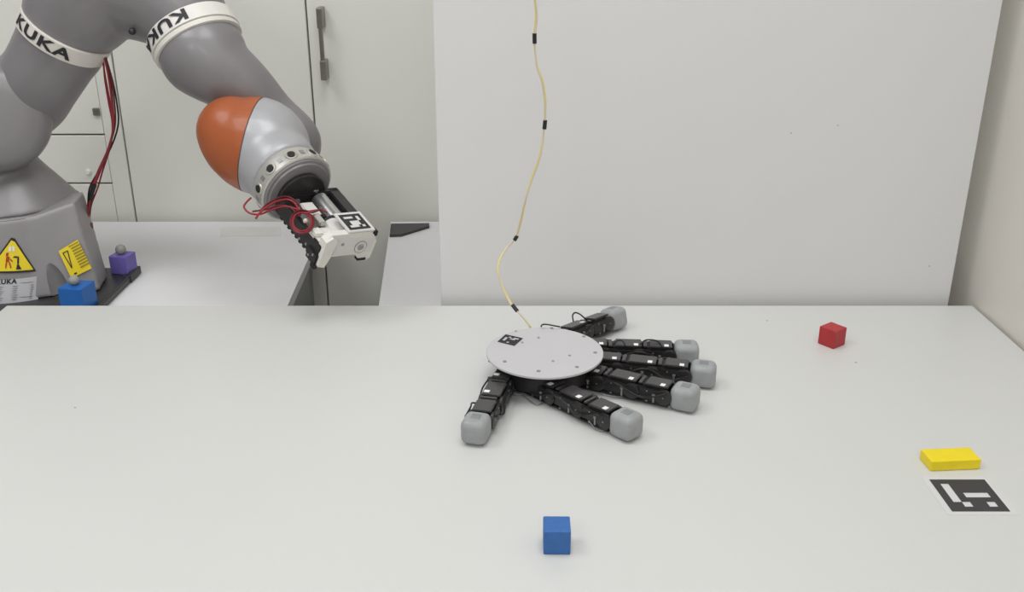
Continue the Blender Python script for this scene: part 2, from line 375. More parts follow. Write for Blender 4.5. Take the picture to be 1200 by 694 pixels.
# elbow: upper shell, elbow ball, fork to ring two
bm = bmesh.new()
chain(bm, [C4(80, 28, YR, 51), C4(98, 0, YR+.01, 63), C4(118, -28, YR+.02, 72), C4(150, -22, YR+.02, 66), C4(190, -4, YR+.01, 58), C4(214, 16, YR, 51)])
rc2 = P(229, 46, YR-.02); k2 = mpp(rc2); a2 = CL(rc2, .356, -.81, .45)
l3 = remeshed(bm, .0045, 9)
bmesh.ops.bisect_plane(l3, geom=l3.verts[:]+l3.edges[:]+l3.faces[:], plane_co=rc1+a1*9*k1, plane_no=-a1, clear_outer=True)
bmesh.ops.holes_fill(l3, edges=[e for e in l3.edges if e.is_boundary], sides=0)
bmesh.ops.bisect_plane(l3, geom=l3.verts[:]+l3.edges[:]+l3.faces[:], plane_co=rc2-a2*14*k2, plane_no=a2, clear_outer=True)
bmesh.ops.holes_fill(l3, edges=[e for e in l3.edges if e.is_boundary], sides=0)
link('elbow_housing', l3, M['rob'], robot, 1.2)
c = P(155, 37, YR-.06); bm = bmesh.new(); sphere(bm, c, .006, seg=12); link('elbow_bolt', bm, M['blk'], robot, 3)
ring_part('joint_ring', rc2, a2, k2, [(-15, 50), (-14, 53), (4, 54), (4.5, 53)], M['ring2'], 'KUKA', -5, 82, -12, 1.5, 54)
bm = bmesh.new(); lathe(bm, rc2, a2, [(4.6*k2, 51*k2), (5*k2, 51*k2), (5.5*k2, 53*k2), (11*k2, 53*k2), (12*k2, 51*k2)], 64); link('ring_trim', bm, M['ring'], robot, .6)
# forearm
bm = bmesh.new()
chain(bm, [C4(238, 64, YR-.035, 51), C4(251, 78, YR-.045, 44), C4(284, 102, YR-.045, 36), C4(318, 134, YR-.04, 29), C4(341, 162, YR-.05, 33), C4(343, 172, YR-.05, 33)])
l5 = remeshed(bm, .0045, 10)
bmesh.ops.bisect_plane(l5, geom=l5.verts[:]+l5.edges[:]+l5.faces[:], plane_co=rc2+a2*11.5*k2, plane_no=-a2, clear_outer=True)
bmesh.ops.holes_fill(l5, edges=[e for e in l5.edges if e.is_boundary], sides=0)
link('forearm_shell', l5, M['rob'], robot, 1.2)
# wrist head
YW = 1.56
gp = P(370, 250, 1.44); GA = CL(gp, .503, -.610, .612); GS = CL(gp, .828, .139, -.542)
GS = (GS-GA*GS.dot(GA)).normalized(); GN = GA.cross(GS).normalized()
bm = bmesh.new()
chain(bm, [C4(273, 155, YW, 42), C4(285, 165, YW, 49), C4(303, 171, YW, 57), C4(311, 176, YW-.01, 53)])
fc = P(335, 206, 1.50); kf = mpp(fc)
lathe(bm, fc, GA, [(-60*kf, 30*kf), (-40*kf, 46*kf), (-10*kf, 46*kf), (2*kf, 44*kf)], 40)
head = remeshed(bm, .004, 9)
s0 = P(306, 116, YW); s1 = P(289, 229, YW); up = (s0-s1).normalized(); view = (P(298, 170, YW)-Vector((0, 0, CAMZ))).normalized()
view = Matrix.Rotation(math.radians(-14), 3, up) @ view
no = up.cross(view).normalized()
if no.x < 0: no = -no
def half(b, co, n):
    b2 = b.copy(); bmesh.ops.bisect_plane(b2, geom=b2.verts[:]+b2.edges[:]+b2.faces[:], plane_co=co, plane_no=n, clear_outer=True)
    bmesh.ops.holes_fill(b2, edges=[e for e in b2.edges if e.is_boundary], sides=0); return b2
sc = (s0+s1)/2
cap = half(head, sc-no*.001, no); shell = half(head, sc+no*.001, -no); mid = half(half(head, sc+no*.0012, no), sc-no*.0012, -no); head.free()
for v in mid.verts: v.co = sc+(v.co-sc)*.988
setp(link('wrist_cover', cap, M['orange'], robot, 1.2), 'orange rounded wrist cover')
link('wrist_shell', shell, M['robl'], robot, 1.2); link('wrist_seam', mid, M['seam'], robot)
c = P(287, 211, YW-.055); bm = bmesh.new(); sphere(bm, c, .0035, seg=10); link('cover_screw', bm, M['steel'], robot, 3)
# flange
bm = bmesh.new(); lathe(bm, fc, GA, [(h*kf, r*kf) for h, r in [(-8, 40), (5, 43), (6, 45), (8, 45.5), (25, 45.5), (26.5, 44)]], 64)
fl = link('flange', bm, M['alu'], robot, .6)
bm = bmesh.new(); lathe(bm, fc, GA, [(h*kf, r*kf) for h, r in [(26.3, 42), (26.6, 43), (28.5, 41.5), (29, 39), (31, 38), (31.5, 34)]], 64); link('flange_face', bm, M['rob'], robot, .6)
e1 = -GS
for kx in range(10):
    th = 2*math.pi*kx/10+.32; dr_ = GN*math.cos(th)+GS*math.sin(th); c = fc+GA*16.5*kf+dr_*45.2*kf
    bm = bmesh.new(); lathe(bm, c, dr_, [(0, 7.4*kf), (.0018, 7*kf), (.002, 5.2*kf), (.0004, 5*kf)], 16); link('boss', bm, M['alu'], fl, .6)
    bm = bmesh.new(); lathe(bm, c, dr_, [(-.001, 4.2*kf), (.0022, 4.2*kf)], 14); link('bolt_hole', bm, M['blk2'], fl)
    th += math.pi/10; dr_ = GN*math.cos(th)+GS*math.sin(th); c = fc+GA*16*kf+dr_*45.2*kf; tg = GA.cross(dr_)
    bm = bmesh.new(); X = Matrix((tg, GA, dr_)).transposed().to_4x4(); X.translation = c
    box(bm, (-.0035, -.004, -.002), (.0035, .004, .0012), X); link('slot', bm, M['screw'], fl)
# stickers on the base
def on_base(u, z, e): th = u; r = R_at(z)+e; return Vector((BC.x+r*math.sin(th), BC.y-r*math.cos(th), z))
yf = YR-.127
def bu(px, py):               # pixel -> (angle, height) on the housing
    th = 0
    for _ in range(12):
        p_ = P(px, py, BC.y-R_at(.8)*math.cos(th)); th = math.asin(max(-1, min(1, (p_.x-BC.x)/R_at(p_.z))))
    return th, p_.z
def wrap_convex(bm, poly, e, n=14):
    us = [p_[0] for p_ in poly]; a, b = min(us), max(us); cols = []
    for i in range(n+1):
        u = min(max(a+(b-a)*i/n, a+1e-6), b-1e-6); zs_ = []
        for p_, q_ in zip(poly, poly[1:]+poly[:1]):
            if (p_[0]-u)*(q_[0]-u) <= 0 and abs(p_[0]-q_[0]) > 1e-9: zs_.append(p_[1]+(q_[1]-p_[1])*(u-p_[0])/(q_[0]-p_[0]))
        cols.append((bm.verts.new(on_base(u, min(zs_), e)), bm.verts.new(on_base(u, max(zs_), e))))
    for A, B in zip(cols, cols[1:]): bm.faces.new((A[0], B[0], B[1], A[1]))
def sticker(name, px_poly, m, parent, e, n=14):
    bm = bmesh.new(); wrap_convex(bm, [bu(*q_) for q_ in px_poly], e, n); return link(name, bm, m, parent)
E0 = .0022
ws = sticker('warning_sign', [(14, 276), (43.5, 316.5), (-15.5, 318)], M['ink'], robot, E0)
ws['label'] = 'yellow triangular warning sign with a black border'
sticker('sign_face', [(14, 279.5), (40, 314.5), (-12, 316)], M['ysign'], ws, E0+.0007)
bm = bmesh.new()
for poly in ([(10, 289), (13, 288), (13, 294), (10, 294)], [(14, 288), (17, 289), (17, 294), (14.5, 294)]): wrap_convex(bm, [bu(*q_) for q_ in poly], E0+.0014, 3)
link('hand_print', bm, M['tag'], ws)
bm = bmesh.new()
for poly in ([(7.3, 295.5), (10.6, 295.5), (10.6, 299.5), (7.3, 299.5)], [(6.5, 300), (12, 300), (12, 306), (7.5, 306)], [(7.5, 306), (9.5, 306), (9, 313), (7.6, 313)], [(11, 306), (13, 306), (15, 312.5), (13.5, 313)], [(12, 301), (16, 305), (15, 306), (12, 303)]): wrap_convex(bm, [bu(*q_) for q_ in poly], E0+.0014, 3)
link('figure_print', bm, M['figr'], ws)
bm = bmesh.new()
for poly in ([(15.5, 299), (22, 299.5), (22, 301.5), (15.5, 301)], [(20.5, 300), (22.7, 300), (23.2, 309), (21, 309)], [(20, 309), (24, 308.5), (26.5, 314), (20, 314.3)]): wrap_convex(bm, [bu(*q_) for q_ in poly], E0+.0014, 3)
link('machine_print', bm, M['ink'], ws)
rp = sticker('rating_plate', [(-24, 326), (45, 322), (48, 356.5), (-24, 358)], mat('silver_label', (196, 196, 200), .45, noise=.03, scale=60), robot, E0)
rp['label'] = 'silver rating plate with small print'
tbm = text_verts('KUKA', .04)
for v in tbm.verts:
    px_ = -2+v.co.x*24; py_ = 331.3-v.co.y*5.5-v.co.x*1.2; v.co = on_base(*bu(px_, py_), E0+.0008)
link('lettering', tbm, M['ink'], rp)
bm = bmesh.new(); g_ = random.Random(3)
for r_ in range(7):
    for (xa_, xb_) in ((-4, 9), (16, 27), (37, 43)):
        y_ = 333.6+r_*2.5-(xa_)*.06; b_ = xb_-g_.random()*4
        wrap_convex(bm, [bu(xa_, y_), bu(b_, y_-.4), bu(b_, y_+.5), bu(xa_, y_+.9)], E0+.0008, 3)
for (xa_, xb_, y_) in ((24, 43, 329), (24, 43, 345)): wrap_convex(bm, [bu(xa_, y_), bu(xb_, y_-1), bu(xb_, y_-.4), bu(xa_, y_+.6)], E0+.0008, 4)
link('small_print', bm, M['screw'], rp)
bm = bmesh.new()
for (xa_, xb_) in ((2, 8), (8.8, 13), (14, 17.5), (18.5, 24), (24.8, 32)): wrap_convex(bm, [bu(xa_, 353), bu(xb_, 352.6), bu(xb_, 355), bu(xa_, 355.4)], E0+.0008, 3)
link('bottom_print', bm, M['ink'], rp)
# yellow sticker on the connector box
fn = (B1-B0).cross(T0-B0).normalized()
if fn.y > 0: fn = -fn
def onf(px, py, e):
    d_ = (P(px, py, 1)-Vector((0, 0, CAMZ))); t = (B0+fn*(e)-Vector((0, 0, CAMZ))).dot(fn)/d_.dot(fn); return Vector((0, 0, CAMZ))+d_*t
def facepoly(bm, poly, e): bm.faces.new([bm.verts.new(onf(x, y, e)) for x, y in poly])
bm = bmesh.new(); facepoly(bm, [(68.5, 294.5), (90.8, 280.8), (107.5, 314.5), (83.5, 326.5)], .0025); ys = link('notice_sticker', bm, M['ysign'], robot); ys['label'] = 'yellow notice sticker with dark print on the connector box'
bm = bmesh.new()
for i in range(8):
    s_ = i/8*25; o_ = s_*.5
    for (u0, u1) in ((0, 1),):
        x_ = 83+o_; y_ = 291+s_; facepoly(bm, [(x_, y_), (x_+10.5, y_-5.5), (x_+11.2, y_-4.1), (x_+.7, y_+1.4)], .0036)
facepoly(bm, [(80, 289), (91, 283), (91.5, 284), (80.5, 290)], .0036)
link('small_print', bm, mat('brown_print', (150, 130, 40), .6, noise=.03), ys)
bm = bmesh.new()
for poly in ([(73, 296.5), (79, 293.5), (79.6, 294.4), (73.6, 297.4)], [(73, 296.5), (74, 296), (84.5, 314), (83.8, 314.6)], [(78.5, 294), (79.6, 293.4), (84.8, 313.5), (83.8, 314)], [(86.5, 320.5), (89.5, 319), (90.5, 320.5), (87.5, 322)]): facepoly(bm, poly, .0036)
link('symbol_print', bm, M['ink'], ys)

# ------------------------------------------------------------ gripper
O = P(348, 224, (fc+GA*23*kf).y); kg = .00131
HS, HA = Vector((.732, .670, -.127)).normalized(), Vector((.585, -.713, -.387)); HA = (HA-HS*HA.dot(HS)).normalized(); HN = HA.cross(HS)
X = Matrix((HS, HA, HN)).transposed().to_4x4(); X.translation = O
KX = X @ Matrix.Diagonal((kg, kg, kg, 1))        # local units: photo pixels at the gripper's distance
grip = empty('gripper', O, 'black and white two-rail gripper tool fixed to the end of the robot arm', 'gripper')
def gb(name, boxes, m, parent=grip, bev=.8, label=None):
    bm = bmesh.new()
    for lo, hi in boxes: box(bm, lo, hi)
    if bev: bmesh.ops.bevel(bm, geom=bm.edges[:], offset=bev, segments=2, affect='EDGES')
    bmesh.ops.transform(bm, matrix=KX, verts=bm.verts); o = link(name, bm, m, parent)
    if label: o['label'] = label
    return o
def gl(p_): return KX @ Vector(p_)
def gx(px, py, n_):           # sight line meets the tool's level n_
    C_ = Vector((0, 0, CAMZ)); d_ = P(px, py, 1)-C_; return C_+d_*((gl((0, 0, n_))-C_).dot(HN)/d_.dot(HN))
def gcyl(name, c_, a_, prof, m, parent=grip, n=32, sm=.6):
    bm = bmesh.new(); lathe(bm, gl(c_), a_, [(h*kg, r*kg) for h, r in prof], n); return link(name, bm, m, parent, sm)
mp = gcyl('mount_disc', (0, 1.5, 0), HA, [(3, 30), (5, 31), (11, 31), (12, 30)], M['blk'], n=48)
gb('rear_bracket', [((-30, 8, -19), (49, 17, 8))], M['blk'], bev=1.5)
gcyl('screw', (16.4, 12, 9), HN, [(-2, 4), (.6, 4), (1, 3), (.2, 1.8)], M['screw'], mp, 16)
for s_ in (-8, 36): gcyl('screw', (s_, 17, -2), HA, [(-1, 3.4), (1, 3.4), (1.4, 2.4), (.4, 1.6)], M['screw'], mp, 16)
gb('side_rail', [((-30, 6, -19), (-24, 110, 3))], M['blk'], bev=1)
gb('side_rail', [((34, 8, -14), (49, 62, 8))], M['blk'], bev=1.2)
gb('rail_end', [((-32.5, 90, -24), (-28, 111, -8))], M['blk'], bev=1.5)
for (a_, n_) in ((104, -12), (96, -18), (84, -12), (70, -15)): gcyl('screw', (-32 if a_ > 90 else -30, a_, n_), -HS, [(-1, 1.8), (1, 1.7)], M['steel'], grip, 12)
for a_ in range(24, 88, 9): gb('rail_tooth', [((-30.6, a_, -19.7), (-29, a_+4, -18))], M['blk2'], bev=0)
gb('servo_block', [((-15, 30, -14), (3, 62, 6))], M['wht'], bev=1.6, label='white motor block')
gb('servo_wedge', [((-13, 58, 4), (-5, 76, 10))], M['alu'], bev=1)
gb('lock_button', [((-3, 58, 3), (3.5, 65, 8.5))], M['blk2'], bev=.8)
gb('inner_plate', [((3, 18, -18), (8, 66, -2))], M['blk2'], bev=1)
gcyl('motor', (19, 20, 0), HA, [(0, 9.5), (1, 10.5), (46, 10.5), (47, 9.5)], M['steel'])
gcyl('motor_collar', (8, 66, -2), HA, [(0, 13.5), (3, 13.5)], M['blk2'])
gcyl('motor_sleeve', (8, 69, -3), HA, [(0, 13), (32, 13)], M['wht'])
gb('front_carriage', [((-28.8, 76, -18), (37, 104, 3.8))], M['wht2'], bev=1.5)
gb('carriage_block', [((-29.5, 80, 0), (-17, 94, 8))], M['wht2'], bev=1.5)
mb = gb('marker_board', [((1.5, 75, 18.5), (37.5, 111, 21))], M['wht'], bev=.6, label='white board with a black and white square marker')
gb('board_post', [((12, 84, 2), (37, 110, 19))], M['wht'], bev=.8)
TLg, TRg, BRg, BLg = gl((4.5, 79.5, 21)), gl((33, 79.5, 21)), gl((33, 108, 21)), gl((4.5, 108, 21))
lift = HN*.0004
on_w = [(1, 1), (2, 1), (3, 1), (5, 1), (5, 2), (2, 3), (3, 3), (4, 3), (2, 4), (3, 4), (4, 4), (1, 5), (2, 5), (3, 5), (5, 5)]
bm = bmesh.new(); cells(bm, TLg, TRg, BRg, BLg, 7, [(c_, r_) for c_ in range(7) for r_ in range(7) if (c_, r_) not in on_w], lift); link('marker_print', bm, M['ink'], mb)
def arch(bm, outline, a0, a1_):
    lo = [KX @ Vector((s_, a0, n_)) for s_, n_ in outline]; hi = [KX @ Vector((s_, a1_, n_)) for s_, n_ in outline]; hexa(bm, lo, hi)
bm = bmesh.new(); arch(bm, [(-30, -21.5), (-20, -24), (-16, -12), (20, -12.5), (25, -19), (36, -24), (42, -20), (44, 4), (37, 14), (30, 18.5), (-20, 18.5), (-28, 12)], 103, 111.5)
fp = link('front_plate', bm, M['wht2'], grip, bev=.0014); fp['label'] = 'cream arched front plate'
bm = bmesh.new(); arch(bm, [(-30, -21), (-21, -23.5), (-17, -11), (-13, 12), (-20, 17.5), (-28, 12)], 111, 115.5); link('side_wing', bm, M['wht2'], fp, bev=.001)
bm = bmesh.new(); arch(bm, [(-13, -9.5), (38, -9.5), (39, 10), (-10, 12)], 111.4, 112.4); link('face_inset', bm, M['wht'], fp, bev=.0004)
for r0, r1, m_ in ((8.4, 7.5, 'handle'), (5.4, 4.6, 'handle'), (2.6, 1.8, 'handle')): gcyl('target_circle', (23, 112.4, -1.6), HA, [(0, r0), (.35, r0), (.35, r1), (.1, r1), (.1, 0)] if 0 else [(0, r0), (.3, r0)], M[m_], fp); gcyl('target_field', (23, 112.4, -1.6), HA, [(0, r1), (.45, r1)], M['wht'], fp)
gcyl('hole', (-3, 112.3, 5), HA, [(-.5, 2), (.5, 2)], M['screw'], fp, 14)
for q_ in (((-33, 104, -27), (-28, 112, -21)), ((24, 106, -22), (36, 113, -19)), ((40, 100, 8), (45.5, 108, 15))): gb('foot_pad', [q_], M['blk2'], bev=.5)
def wire(name, pts, r, m, parent, sub=8): bm = bmesh.new(); tube(bm, pts, r, 7, sub); return link(name, bm, m, parent, 9)
for (r_, m_, pp_) in ((.0015, 'wred', [(362, 250, 6), (350, 246, 8), (335, 242, 8), (318, 246, 6), (305, 251, 6), (293, 250, 6), (286, 243, 8), (289, 237, 8), (294, 232, 8)]),
                  (.0017, 'wred', [(352, 252, 7), (347, 240, 9), (338, 234, 10), (325, 236, 9), (312, 243, 8), (304, 250, 7), (300, 256, 6)]),
                  (.0015, 'wdk', [(356, 250, 7), (349, 238, 9), (338, 231, 10), (326, 232, 10), (312, 240, 8), (306, 247, 7)]),
                  (.0014, 'wdk', [(350, 254, 7), (340, 243, 8), (326, 241, 8), (314, 245, 7), (296, 248, 6)])):
    wire('red_wire', [gx(*q_) for q_ in pp_], r_, M[m_], grip)
for k_, (rx_, ry_, cc_) in enumerate(((13, 13, 'wred'), (11.5, 11, 'wred'), (14.5, 14, 'wdk'))):
    cp = [gx(384, 249, 12), gx(376, 246, 12), gx(366, 247+k_, 12)]+[gx(354+rx_*math.sin(t_)*.95, 260-ry_*math.cos(t_), 9+k_*.8) for t_ in [.4-i*.62 for i in range(0, 10)]]+[gx(352+k_, 246, 8)]
    wire('red_wire', cp, .0014, M[cc_], grip)
bm = bmesh.new(); sphere(bm, gx(358, 259, 6), 3*kg, seg=12); link('cable_clip', bm, M['wpale'], grip, 3)

# hanging red wires of the elbow
yw = YR+.0
bundle = [(122, 66), (127, 90), (131, 120), (133, 145), (128, 170), (116, 200), (109, 220), (105, 240), (103, 258), (104, 270), (108, 276)]
for i, (dx, amp, m_) in enumerate(((0, 0, 'wred'), (1.5, 2.5, 'wdk'), (-2, -3, 'wred'), (2.5, 1.5, 'wdk'), (0, -6, 'wblk'), (1, 5, 'wred'))):
    pts = []
    for j, (x_, y_) in enumerate(bundle):
        wv = math.sin(j/(len(bundle)-1)*math.pi*2+i*.8)*amp*(1 if 0 < j < 7 else .35)
        pts.append(P(x_+dx*.6+wv, y_, yw-.01+.004*i))
    if i in (2, 5): pts = pts[:-1]+[P(100+i, 262, yw)]
    o_ = wire('hanging_wire', pts, .0015, M[m_], robot)
bm = bmesh.new(); tube(bm, [P(111, 216, yw-.01), P(108, 225, yw-.01), P(106, 234, yw-.01)], .0042, 8, 3); link('wire_wrap', bm, M['wblk'], robot, .8)
bm = bmesh.new(); box(bm, P(102, 265, yw-.01)-Vector((.011, .006, .006)), P(102, 265, yw-.01)+Vector((.009, .006, .006))); link('connector', bm, M['figr'] if 0 else M['wdk'], robot, bev=.002)
bm = bmesh.new(); lathe(bm, P(72, 352, 1.545), Vector((1, 0, 0)), [(0, .006), (.012, .006), (.012, .0085), (.022, .0085)], 16); link('cable_gland', bm, M['alu'], robot, .6)

# cubes with balls on the rear table
def small_cube(name, ctr, s, rot, m, label, z, group=None, h=None):
    bm = bmesh.new(); Xm = Matrix.Translation((ctr[0], ctr[1], z)) @ Matrix.Rotation(math.radians(rot), 4, 'Z')
    sx, sy, sz = (s, s, s) if not isinstance(s, tuple) else s
    box(bm, (-sx/2, -sy/2, 0), (sx/2, sy/2, sz), Xm); o = link(name, bm, m, bev=.0012); return setp(o, label, 'cube', group)
zpl = .7125
c = G(146, 318, zpl); pc = small_cube('violet_cube', (c.x, c.y), .034, -10, M['pur'], 'violet cube with a grey ball on top, on the dark mounting plate', zpl)
bm = bmesh.new(); sphere(bm, Vector((c.x-.001, c.y, zpl+.034+.0085)), .0095, seg=20); link('ball', bm, M['ball'], pc, 3)
c = G(92, 366, zpl+.0002); bc = small_cube('blue_cube', (c.x, 1.525), .042, -8, M['blue2'], 'bright blue cube with a pale ball on top, in front of the robot base', zpl)
bc.location.x = P(92, 350, 1.525).x
bm = bmesh.new(); sphere(bm, Vector((bc.location.x-.002, 1.525, zpl+.042+.0075)), .0085, seg=20); link('ball', bm, M['ball'], bc, 3)

# ------------------------------------------------------------ things on the work table
a_ = G(957, 402, ZT); b_ = G(976.5, 409.8, ZT); s_ = .0272
ang = math.degrees(math.atan2(b_.y-a_.y, b_.x-a_.x)); dirx = Vector((math.cos(math.radians(ang)), math.sin(math.radians(ang)), 0)); diry = Vector((-dirx.y, dirx.x, 0))
rcn = b_-dirx*s_/2+diry*s_/2
small_cube('red_cube', (rcn.x, rcn.y), s_, ang, M['red'], 'red cube on the white table near the board', ZT+.0002)
b_ = (G(637, 650.5, ZT)+G(668.5, 650.5, ZT))/2
small_cube('blue_cube', (b_.x, b_.y+.0135), .0268, -.5, M['blue'], 'blue cube alone at the front of the white table', ZT+.0002)
y0 = G(1090, 552.5, ZT); y1 = G(1148, 550, ZT)
an = math.degrees(math.atan2(y1.y-y0.y, y1.x-y0.x)); dx_ = (y1-y0).normalized(); dy_ = Vector((-dx_.y, dx_.x, 0)); cy = (y0+y1)/2+dy_*.0135
o = small_cube('yellow_block', (cy.x, cy.y), ((y1-y0).length, .0275, .0125), an, M['yel'], 'flat yellow block lying behind the printed marker', ZT+.0002); o['category'] = 'block'
# printed marker on the table
mk = [G(1089, 562.6, ZT), G(1153.3, 562.3, ZT), G(1184, 599.8, ZT), G(1116, 600.3, ZT)]
L = .0616; m0 = Vector((.4648, .9380, ZT)); TLm, TRm, BRm, BLm = m0, m0+Vector((L, 0, 0)), m0+Vector((L, -L, 0)), m0+Vector((0, -L, 0))
bm = bmesh.new(); box(bm, (m0.x-.007, m0.y-L-.006, ZT+.00005), (m0.x+L+.007, m0.y+.006, ZT+.0003)); mo = link('printed_marker', bm, mat('paper', (208, 208, 206), .6, noise=.005))
setp(mo, 'black and white square marker printed on paper on the white table', 'marker')
on = [(1, 1), (1, 2), (1, 3), (1, 4), (3, 3), (4, 3), (5, 3), (2, 5), (5, 5)]
bm = bmesh.new(); cells(bm, TLm, TRm, BRm, BLm, 7, [(c_, r_) for c_ in range(7) for r_ in range(7) if (c_, r_) not in on], Vector((0, 0, .0005))); link('marker_print', bm, mat('grey_black_print', (58, 56, 57), .6, noise=.04), mo)

# ------------------------------------------------------------ crawling hand
PC = G(638.3, 411.5, .795); PR = .0775
hand = empty('robotic_hand', (PC.x, PC.y, ZT), 'black six-fingered robotic hand with a round white palm plate lying on the table', 'robotic hand')
ZP = .7915
bm = bmesh.new(); lathe(bm, Vector((PC.x, PC.y, ZP)), Vector((0, 0, 1)), [(0, PR-.0006), (.0006, PR), (.0028, PR), (.0034, PR-.0006)], 96)
pp = link('palm_plate', bm, M['palm'], hand, .7)
for (px, py, r) in ((604.5, 388.5, .9), (646.5, 384.9, 1.1), (684.3, 394.6, 1.2), (697.5, 413.5, 1.2), (676, 430.4, 1.2), (631, 435.2, 1.2), (591.5, 424, 1.2), (631, 396, .9), (612, 401.8, .9), (667.5, 417, .9), (648, 423.5, .9)):
    c = G(px, py, ZP+.0034); bm = bmesh.new(); lathe(bm, c, Vector((0, 0, 1)), [(-.0005, .0022*r), (.0006, .0021*r), (.0011, .0014*r)], 14); link('screw', bm, M['screw'], pp, .6)
pm = [G(592.5, 392.1, ZP+.0034), G(613, 396.7, ZP+.0034), G(603, 405.7, ZP+.0034), G(582.8, 400.8, ZP+.0034)]
pon = [(1, 2), (1, 3), (1, 4), (2, 1), (3, 2), (4, 2), (4, 1), (5, 1), (3, 5)]
bm = bmesh.new(); cells(bm, *pm, 7, [(c_, r_) for c_ in range(7) for r_ in range(7) if (c_, r_) not in pon], Vector((0, 0, .0004))); link('marker_print', bm, M['ink'], pp)
# chassis under the plate
bm = bmesh.new(); lathe(bm, Vector((PC.x, PC.y, ZT+.010)), Vector((0, 0, 1)), [(0, .056), (.004, .062), (.024, .062), (.0295, .055)], 40); link('chassis', bm, M['blk2'], hand, .6)
bm = bmesh.new()
for k_ in range(10):
    t_ = 2*math.pi*k_/10+.2; c = Vector((PC.x+.058*math.cos(t_), PC.y+.058*math.sin(t_), ZT+.02)); lathe(bm, c, Vector((0, 0, 1)), [(0, .0035), (ZP-ZT-.02, .0035)], 10)
link('standoff', bm, M['blk'], hand)['kind'] = 'stuff'
bm = bmesh.new(); c = G(712, 419, ZT+.012); box(bm, (PC.x+.05, c.y-.006, ZT+.012), (c.x+.012, c.y+.006, ZT+.0135)); link('circuit_board', bm, M['grn'], hand)

